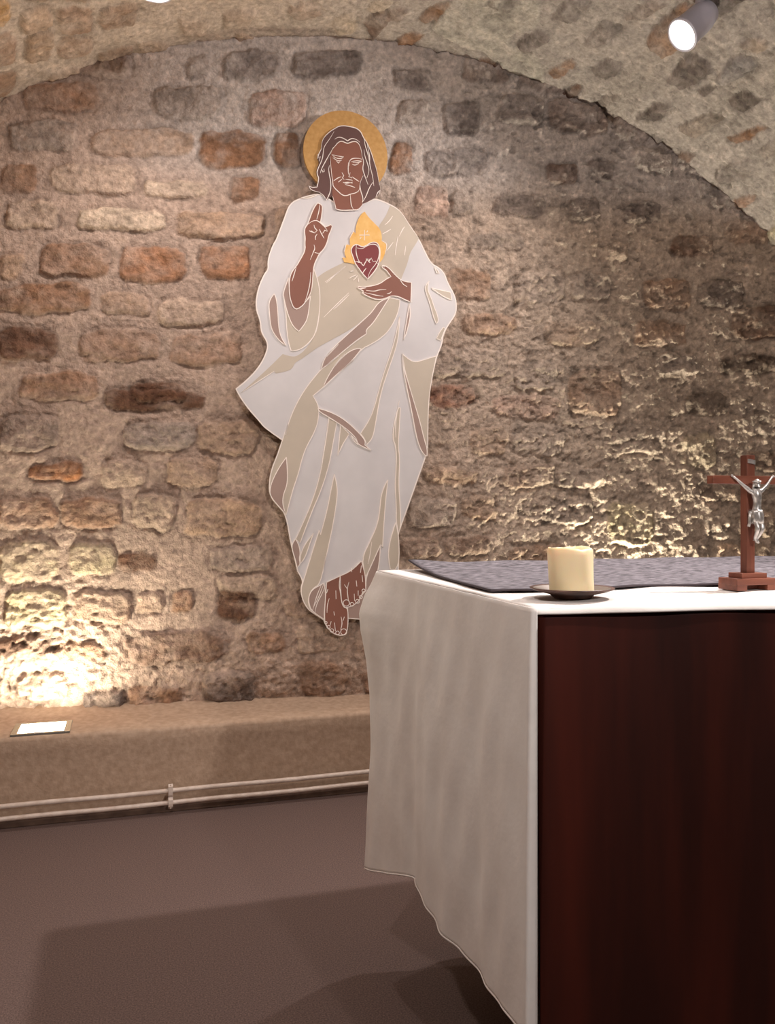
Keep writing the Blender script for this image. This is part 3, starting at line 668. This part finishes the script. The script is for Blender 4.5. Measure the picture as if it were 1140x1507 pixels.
# the hanging end: u from just round the front corner, along the side, round the back corner
HEM = [(1.10, 0.325), (1.17, 0.322), (1.31, 0.316), (1.49, 0.318), (1.65, 0.338), (1.72, 0.322), (1.79, 0.30), (1.955, 0.245), (2.3, 0.25)]
hy, hz = zip(*HEM)
FL = [(0, 0.0), (0.04, 0.010), (0.08, 0.024), (0.14, 0.036), (0.2, 0.033), (0.3, 0.020), (0.42, 0.010), (0.6, 0.008), (0.8, 0.014), (1.0, 0.020)]
fv, fo = zip(*FL)
bm = bmesh.new(); rows = []
yf = fedge(0.580)
us = [('f', 0.008), ('f', 0.005), ('f', 0.002)] + [('s', k / 110) for k in range(111)] + [('b', k / 40) for k in range(1, 41)]
nv = 90
for j in range(nv + 1):
    v = j / nv; row = []
    for kind, u in us:
        yy = yf + (ABACK - yf) * u if kind == 's' else (yf if kind == 'f' else ABACK + 0.02)
        hem = float(np.interp(yy, hy, hz))
        z = CT - 0.002 - (CT - hem) * v
        g = v ** 0.7
        a = 2 * math.pi
        def rip(yq):
            return g * (0.007 * math.sin(a * yq * 2.7 + 0.4 + v * 0.5) + 0.0028 * math.sin(a * yq * 6.3 + 1.7 - v * 0.9) + 0.0020 * math.sin(a * yq * 11.7 + 0.3)) \
                + 0.0035 * float(fbm(np.array(yq * 14), np.array(z * 9), 3, 41)) + 0.0020 * math.sin(yq * 60 + z * 25) * float(vnoise(np.array(yq * 5), np.array(z * 5), 9))
        if kind == 's':
            c = sstep(0.62, 1.0, np.array(u)); c = float(c)
            x = 0.580 - 0.004 - 0.008 * g - rip(yy) * (1 - 0.6 * c) * min(1, u * 9) - float(np.interp(v, fv, fo)) * (c ** 1.5)
            y = yy + 0.006 * v * math.sin(9 * yy) + float(np.interp(v, fv, fo)) * 0.5 * c ** 4
        elif kind == 'f':
            x = 0.580 - 0.004 + u - 0.008 * g * (1 - u / 0.008); y = yf - 0.003
        else:
            e = float(np.interp(v, fv, fo))
            x = 0.580 - 0.004 - 0.008 * g - e + u * 0.75 + 0.01 * g * math.sin(u * 30); y = ABACK + 0.012 + e * 0.5 + 0.02 * g * (1 - math.cos(u * 22)) * 0.5
        row.append(bm.verts.new(clp(x, y, z)))
    rows.append(row)
for a_, b_ in zip(rows, rows[1:]):
    for i in range(len(us) - 1): bm.faces.new((a_[i], a_[i + 1], b_[i + 1], b_[i]))
o = obj('side_drop', bm, M_CLOTH, cl, True); sm = o.modifiers.new('thickness', 'SOLIDIFY'); sm.thickness = 0.002; sm.offset = 0
# stitched hem along the bottom
bm = bmesh.new(); o.data.update()
hemv = [Vector(o.data.vertices[nv * len(us) + i].co) + Vector((0, 0, 0.0)) for i in range(0, 114)]
bm_tube(bm, hemv, 0.0022, 6); obj('hem', bm, M_CLOTH, cl, True)

# ------------------------------------------------------------------ grey runner
M_RUN = noisy(mat('grey_melange', L4(120, 112, 120), 0.9), 55, L4(54, 48, 52), L4(138, 130, 135), detail=5, stretch=(1, 2.6, 1), bump=0.4, bscale=80, bdist=0.003, lo=0.34, hi=0.66)
M_RUNE = mat('runner_edge', L4(58, 48, 52), 0.9)
RZ = CT + 0.003
run = thing('table_runner', 'grey flecked runner lying along the back of the altar', 'table runner', (1.4, 1.65, RZ))
bm = bmesh.new(); nx, ny = 110, 44; rows = []
for j in range(ny + 1):
    v = j / ny; row = []
    for i in range(nx + 1):
        u = i / nx; xl = 0.600 + 0.055 * v ** 1.1; x = xl + (2.15 - xl) * u
        yfr = 1.335 - 0.022 * (x - 0.6) * 0 + 0.030 * math.exp(-((x - 0.93) / 0.075) ** 2) - 0.006 * math.sin(x * 17)
        y = yfr + (1.945 - yfr) * v
        z = 0.0035 + 0.012 * v ** 3 + 0.006 * math.exp(-(u / 0.05) ** 2) * v ** 4 + 0.0012 * math.sin(x * 26 + y * 8)
        row.append(bm.verts.new((x - 1.4, y - 1.65, z)))
    rows.append(row)
for a, b in zip(rows, rows[1:]):
    for i in range(nx): bm.faces.new((a[i], a[i + 1], b[i + 1], b[i]))
edge = [r_[0].co.copy() for r_ in rows][::-1] + [v_.co.copy() for v_ in rows[0]]
o = obj('runner_cloth', bm, M_RUN, run, True); sm = o.modifiers.new('thickness', 'SOLIDIFY'); sm.thickness = 0.003; sm.offset = -1
bm = bmesh.new(); bm_tube(bm, [e - Vector((0, 0, 0.0018)) for e in edge], 0.0022, 8); tag_o = obj('bound_edge', bm, M_RUNE, run, True); tag_o['label'] = 'dark bound edge'

# ------------------------------------------------------------------ candle on its dish
PX, PYC = 0.690, 1.222
M_DISH = noisy(mat('dish_glaze', L4(84, 56, 48), 0.35), 30, L4(62, 42, 38), L4(108, 74, 62))
ds = thing('candle_dish', 'shallow dark brown dish under the candle on the altar', 'dish', (PX, PYC, CT + 0.001))
bm = bmesh.new()
bm_lathe(bm, [(0.028, 0.0), (0.031, 0.002), (0.036, 0.007), (0.058, 0.0125), (0.066, 0.0155), (0.068, 0.017), (0.067, 0.0182), (0.060, 0.0165), (0.046, 0.0125), (0.040, 0.011), (0.0, 0.011)][:-1], 72)
obj('bowl', bm, M_DISH, ds, True)
bm = bmesh.new(); bm_lathe(bm, [(0.040, 0.0111), (0.046, 0.0127), (0.058, 0.0163), (0.062, 0.0172)], 72); bm.faces.ensure_lookup_table()
for f_ in [f_ for f_ in bm.faces if len(f_.verts) > 4]: bm.faces.remove(f_)
M_SILV = mat('worn_metal_rim', L4(190, 178, 170), 0.3, 0.8)
obj('inner_rim', bm, M_SILV, ds, True)['label'] = 'worn shiny inner rim'
M_WAX = mat('candle_wax', L4(242, 222, 180), 0.45)
b = M_WAX.node_tree.nodes['Principled BSDF']
b.inputs['Subsurface Weight'].default_value = 0.5; b.inputs['Subsurface Radius'].default_value = (0.02, 0.011, 0.005); b.inputs['Subsurface Scale'].default_value = 0.6
ca = thing('candle', 'short thick cream pillar candle standing on the brown dish', 'candle', (PX, PYC, CT + 0.0125))
bm = bmesh.new(); hgt = 0.073
prof = [(0.0345, 0.0), (0.0355, 0.002), (0.0358, 0.02), (0.0362, 0.045), (0.0366, 0.060), (0.0362, 0.067), (0.0345, 0.0705), (0.0320, 0.0705), (0.029, 0.066), (0.018, 0.060), (0.006, 0.059)]
def cj(k, a):
    z = prof[k][1]; dz = 0.0
    if 5 <= k <= 8: dz = 0.0014 * math.sin(2 * a + 0.9) + 0.0006 * math.sin(5 * a) + 0.0004 * math.sin(11 * a + 2)
    return (0.0004 * math.sin(5 * a + z * 60), dz)
bm_lathe(bm, prof, 72, mtx=Matrix.Shear('XY', 4, (-0.06, 0.0)), jit=cj)
obj('wax_body', bm, M_WAX, ca, True)
bm = bmesh.new(); bm_tube(bm, [(-0.002, 0, 0.058), (-0.002, 0, 0.063), (-0.001, 0.001, 0.067)], 0.0009, 8); obj('wick', bm, mat('burnt_wick', L4(40, 32, 28), 0.9), ca)

# ------------------------------------------------------------------ standing crucifix
M_CW = noisy(mat('crucifix_wood', L4(114, 64, 48), 0.4), 18, L4(92, 50, 36), L4(126, 72, 54), stretch=(4, 4, 0.6), bump=0.1, bscale=40)
M_CWH = noisy(mat('crucifix_base_wood', L4(126, 72, 54), 0.4), 18, L4(104, 57, 42), L4(138, 80, 60), stretch=(0.6, 4, 4), bump=0.1, bscale=40)
M_PEW = noisy(mat('silver_metal', L4(198, 192, 186), 0.36, 0.75), 120, L4(150, 144, 138), L4(214, 208, 202))
QX, QY = 1.072, 1.268
cr = thing('crucifix', 'small reddish wooden standing crucifix with a silver figure on the altar', 'crucifix', (QX, QY, CT + 0.0015), (0, 0, 0))
bm = bmesh.new()
bm_box(bm, -0.043, 0.043, -0.025, 0.025, 0.0095, 0.021, 0.0008)
bm_box(bm, -0.043, -0.022, -0.025, 0.025, 0.0, 0.0096); bm_box(bm, 0.022, 0.043, -0.025, 0.025, 0.0, 0.0096); bm_box(bm, -0.022, 0.022, 0.0, 0.025, 0.0, 0.0096)
obj('lower_base', bm, M_CWH, cr)
bm = bmesh.new(); bm_box(bm, -0.027, 0.027, -0.018, 0.018, 0.021, 0.030, 0.0008); obj('upper_base', bm, M_CWH, cr)
bm = bmesh.new(); bm_box(bm, -0.0085, 0.0085, -0.0085, 0.0085, 0.030, 0.242, 0.0006); obj('post', bm, M_CW, cr)
bm = bmesh.new(); bm_box(bm, -0.080, 0.080, -0.0088, 0.0088, 0.190, 0.2045, 0.0006); obj('crossbar', bm, M_CWH, cr)
bm = bmesh.new()
for k in range(8):
    a0, a1 = -1.0 + 2 * k / 8, -1.0 + 2 * (k + 1) / 8
    bm_box(bm, 0.0075 * a0, 0.0075 * a1, -0.0125 + 0.002 * a0 * a0, -0.0085, 0.226 - 0.0015 * a0, 0.2335 - 0.0015 * a0)
obj('title_scroll', bm, M_PEW, cr)['label'] = 'small silver scroll'

def skinned(name, verts, edges, radii, root, m, parent, sub=2):
    me = bpy.data.meshes.new(name); me.from_pydata(verts, edges, [])
    o = link(name, me, m, parent)
    sk = o.modifiers.new('skin', 'SKIN'); sk.use_smooth_shade = True
    for i, r in enumerate(radii):
        dv = me.skin_vertices[0].data[i]; dv.radius = (r, r) if not isinstance(r, tuple) else r; dv.use_root = (i == root)
    ss = o.modifiers.new('sub', 'SUBSURF'); ss.levels = sub; ss.render_levels = sub
    return o
fy = -0.0185
V = [(0.003, fy, 0.1375), (0.004, fy - 0.001, 0.151), (0.003, fy - 0.003, 0.164), (0.001, fy - 0.003, 0.1745), (0.000, fy - 0.004, 0.1815), (-0.0015, fy - 0.0075, 0.1865), (-0.0025, fy - 0.009, 0.1935),
     (-0.0105, fy - 0.001, 0.1765), (-0.023, fy + 0.001, 0.1865), (-0.0370, fy + 0.005, 0.1995), (-0.0415, fy + 0.007, 0.2030),
     (0.0125, fy - 0.001, 0.1765), (0.026, fy + 0.001, 0.1865), (0.0395, fy + 0.005, 0.1995), (0.044, fy + 0.007, 0.2030),
     (-0.0025, fy - 0.001, 0.131), (-0.002, fy - 0.0105, 0.1105), (-0.001, fy - 0.001, 0.0915), (0.000, fy - 0.006, 0.0845),
     (0.0085, fy - 0.001, 0.131), (0.0085, fy - 0.0100, 0.1095), (0.0035, fy + 0.000, 0.0910), (0.003, fy - 0.006, 0.0835)]
E = [(0, 1), (1, 2), (2, 3), (3, 4), (4, 5), (5, 6), (3, 7), (7, 8), (8, 9), (9, 10), (3, 11), (11, 12), (12, 13), (13, 14), (0, 15), (15, 16), (16, 17), (17, 18), (0, 19), (19, 20), (20, 21), (21, 22)]
R_ = [0.0082, 0.0066, 0.0082, 0.0066, 0.0032, 0.0056, 0.0050, 0.0044, 0.0031, 0.0021, 0.0022, 0.0044, 0.0031, 0.0021, 0.0022, 0.0054, 0.0042, 0.0028, 0.0026, 0.0054, 0.0042, 0.0028, 0.0026]
body = skinned('corpus', V, E, R_, 0, M_PEW, cr)
for side, ix in ((-1, 10), (1, 14)):
    h0 = Vector(V[ix]); vs = [tuple(h0)]; es = []; rs = [0.0021]
    for k, (dx, dz, l) in enumerate(((0.9, 0.75, 0.0042), (1.0, 0.45, 0.0048), (1.0, 0.12, 0.0046), (0.95, -0.25, 0.0038), (0.15, 1.0, 0.0034))):
        dv = Vector((side * dx, -0.15, dz)).normalized(); i = len(vs)
        vs += [tuple(h0 + dv * l * 0.6), tuple(h0 + dv * l + Vector((0, -0.0008, 0)))]; es += [(0, i), (i, i + 1)]; rs += [0.0007, 0.0005]
    skinned('hand', vs, es, rs, 0, M_PEW, cr, 1)
bm = bmesh.new()     # loincloth with its knot and hanging end
bm_lathe(bm, [(0.0090, 0.119), (0.0108, 0.122), (0.0112, 0.130), (0.0106, 0.138), (0.0092, 0.1435)], 32, (0.003, fy - 0.002, 0), jit=lambda k, a: (0.0008 * math.sin(7 * a + k) , 0.0014 * math.sin(2 * a + 0.5)))
bmesh.ops.create_uvsphere(bm, u_segments=12, v_segments=8, radius=0.0038, matrix=Matrix.Translation((-0.0095, fy + 0.000, 0.138)))
bm_tube(bm, [(-0.0095, fy, 0.139), (-0.0115, fy, 0.130), (-0.0105, fy + 0.001, 0.120), (-0.0120, fy + 0.002, 0.1135)], 0.0026, 10)
obj('loincloth', bm, M_PEW, cr, True)
bm = bmesh.new()     # hair cap and beard
bmesh.ops.create_uvsphere(bm, u_segments=16, v_segments=10, radius=0.0064, matrix=Matrix.Translation((-0.0018, fy - 0.0072, 0.1915)) @ Matrix.Diagonal((0.95, 0.95, 1.05, 1)))
bm_tube(bm, [(0.0035, fy - 0.006, 0.190), (0.0052, fy - 0.004, 0.183), (0.005, fy - 0.003, 0.177)], 0.0022, 8)
bm_tube(bm, [(-0.0070, fy - 0.006, 0.190), (-0.0078, fy - 0.005, 0.183), (-0.0070, fy - 0.004, 0.177)], 0.0022, 8)
for k in range(14):
    a = 2 * math.pi * k / 14; bmesh.ops.create_uvsphere(bm, u_segments=6, v_segments=5, radius=0.0013, matrix=Matrix.Translation((-0.0018 + 0.0064 * math.cos(a), fy - 0.0072 + 0.0064 * math.sin(a), 0.1935)))
obj('hair', bm, M_PEW, cr, True)
for p in ((-0.0415, fy + 0.004, 0.2025), (0.044, fy + 0.004, 0.2025), (0.0015, fy - 0.004, 0.0885)):
    bm = bmesh.new(); bm_lathe(bm, [(0.0008, 0), (0.0008, 0.010)], 8, p, Matrix.Rotation(-math.pi / 2, 4, 'X')); obj('nail', bm, M_PEW, cr)

# ------------------------------------------------------------------ ceiling spotlights
M_HOUS = mat('spotlight_grey', L4(196, 190, 200), 0.4, 0.2)
M_LENS = glow('spotlight_lens', (1.0, 0.95, 0.88), LENS_POWER)
def spotlight(key, label, k=1.0):
    loc, aim, watts, cone, blend, rad, colr = LAMPS[key]
    t = thing('ceiling_spotlight', label, 'spotlight', loc, (0, 0, 0), 'spotlights under the vault')
    dirv = (Vector(aim) - Vector(loc)).normalized(); rm = dirv.to_track_quat('-Z', 'Y').to_matrix().to_4x4()
    bm = bmesh.new(); bm_lathe(bm, [(0.020 * k, 0.125 * k), (0.036 * k, 0.115 * k), (0.044 * k, 0.08 * k), (0.047 * k, 0.0), (0.051 * k, -0.002), (0.051 * k, -0.010), (0.045 * k, -0.010), (0.045 * k, -0.003)], 40, mtx=rm)
    obj('housing', bm, M_HOUS, t, True)
    bm = bmesh.new(); bm_lathe(bm, [(0.0445 * k, -0.0035), (0.0445 * k, -0.006), (0.03 * k, -0.009), (0.008 * k, -0.0105)], 40, mtx=rm); obj('lens', bm, M_LENS, t, True)
    # stem and ceiling rose up to the vault
    p0 = rm @ Vector((0, 0, 0.075 * k)); wp = Vector(loc) + p0
    v = Vector((wp.x - VX, 0, wp.z - VZ)); dist = VR - v.length; v.normalize()
    bm = bmesh.new(); bm_tube(bm, [p0, p0 + v * (dist + 0.01)], 0.009, 12); obj('stem', bm, M_HOUS, t)
    q = v.to_track_quat('Z', 'Y').to_matrix().to_4x4()
    bm = bmesh.new(); bm_lathe(bm, [(0.035, 0.015), (0.035, -0.012), (0.025, -0.022)], 32, p0 + v * dist, q); obj('ceiling_rose', bm, M_HOUS, t, True)
    l = bpy.data.lights.new('spotlight_beam', 'SPOT'); l.energy = watts; l.color = colr; l.spot_size = math.radians(cone); l.spot_blend = blend; l.shadow_soft_size = rad
    lo = bpy.data.objects.new('beam', l); COL.objects.link(lo); lo.parent = t; lo.location = dirv * 0.05; lo.rotation_euler = dirv.to_track_quat('-Z', 'Y').to_euler()
spotlight('A', 'glaring spotlight under the vault at the upper right', 1.2)
spotlight('B', 'spotlight at the top edge above the left of the end wall')
spotlight('C', 'spotlight above the right end of the altar, out of frame')
spotlight('D', 'added fill spotlight behind the viewer on the left side of the vault, out of frame')
spotlight('E', 'added fill lamp hanging behind the viewer in the middle of the vault, out of frame')
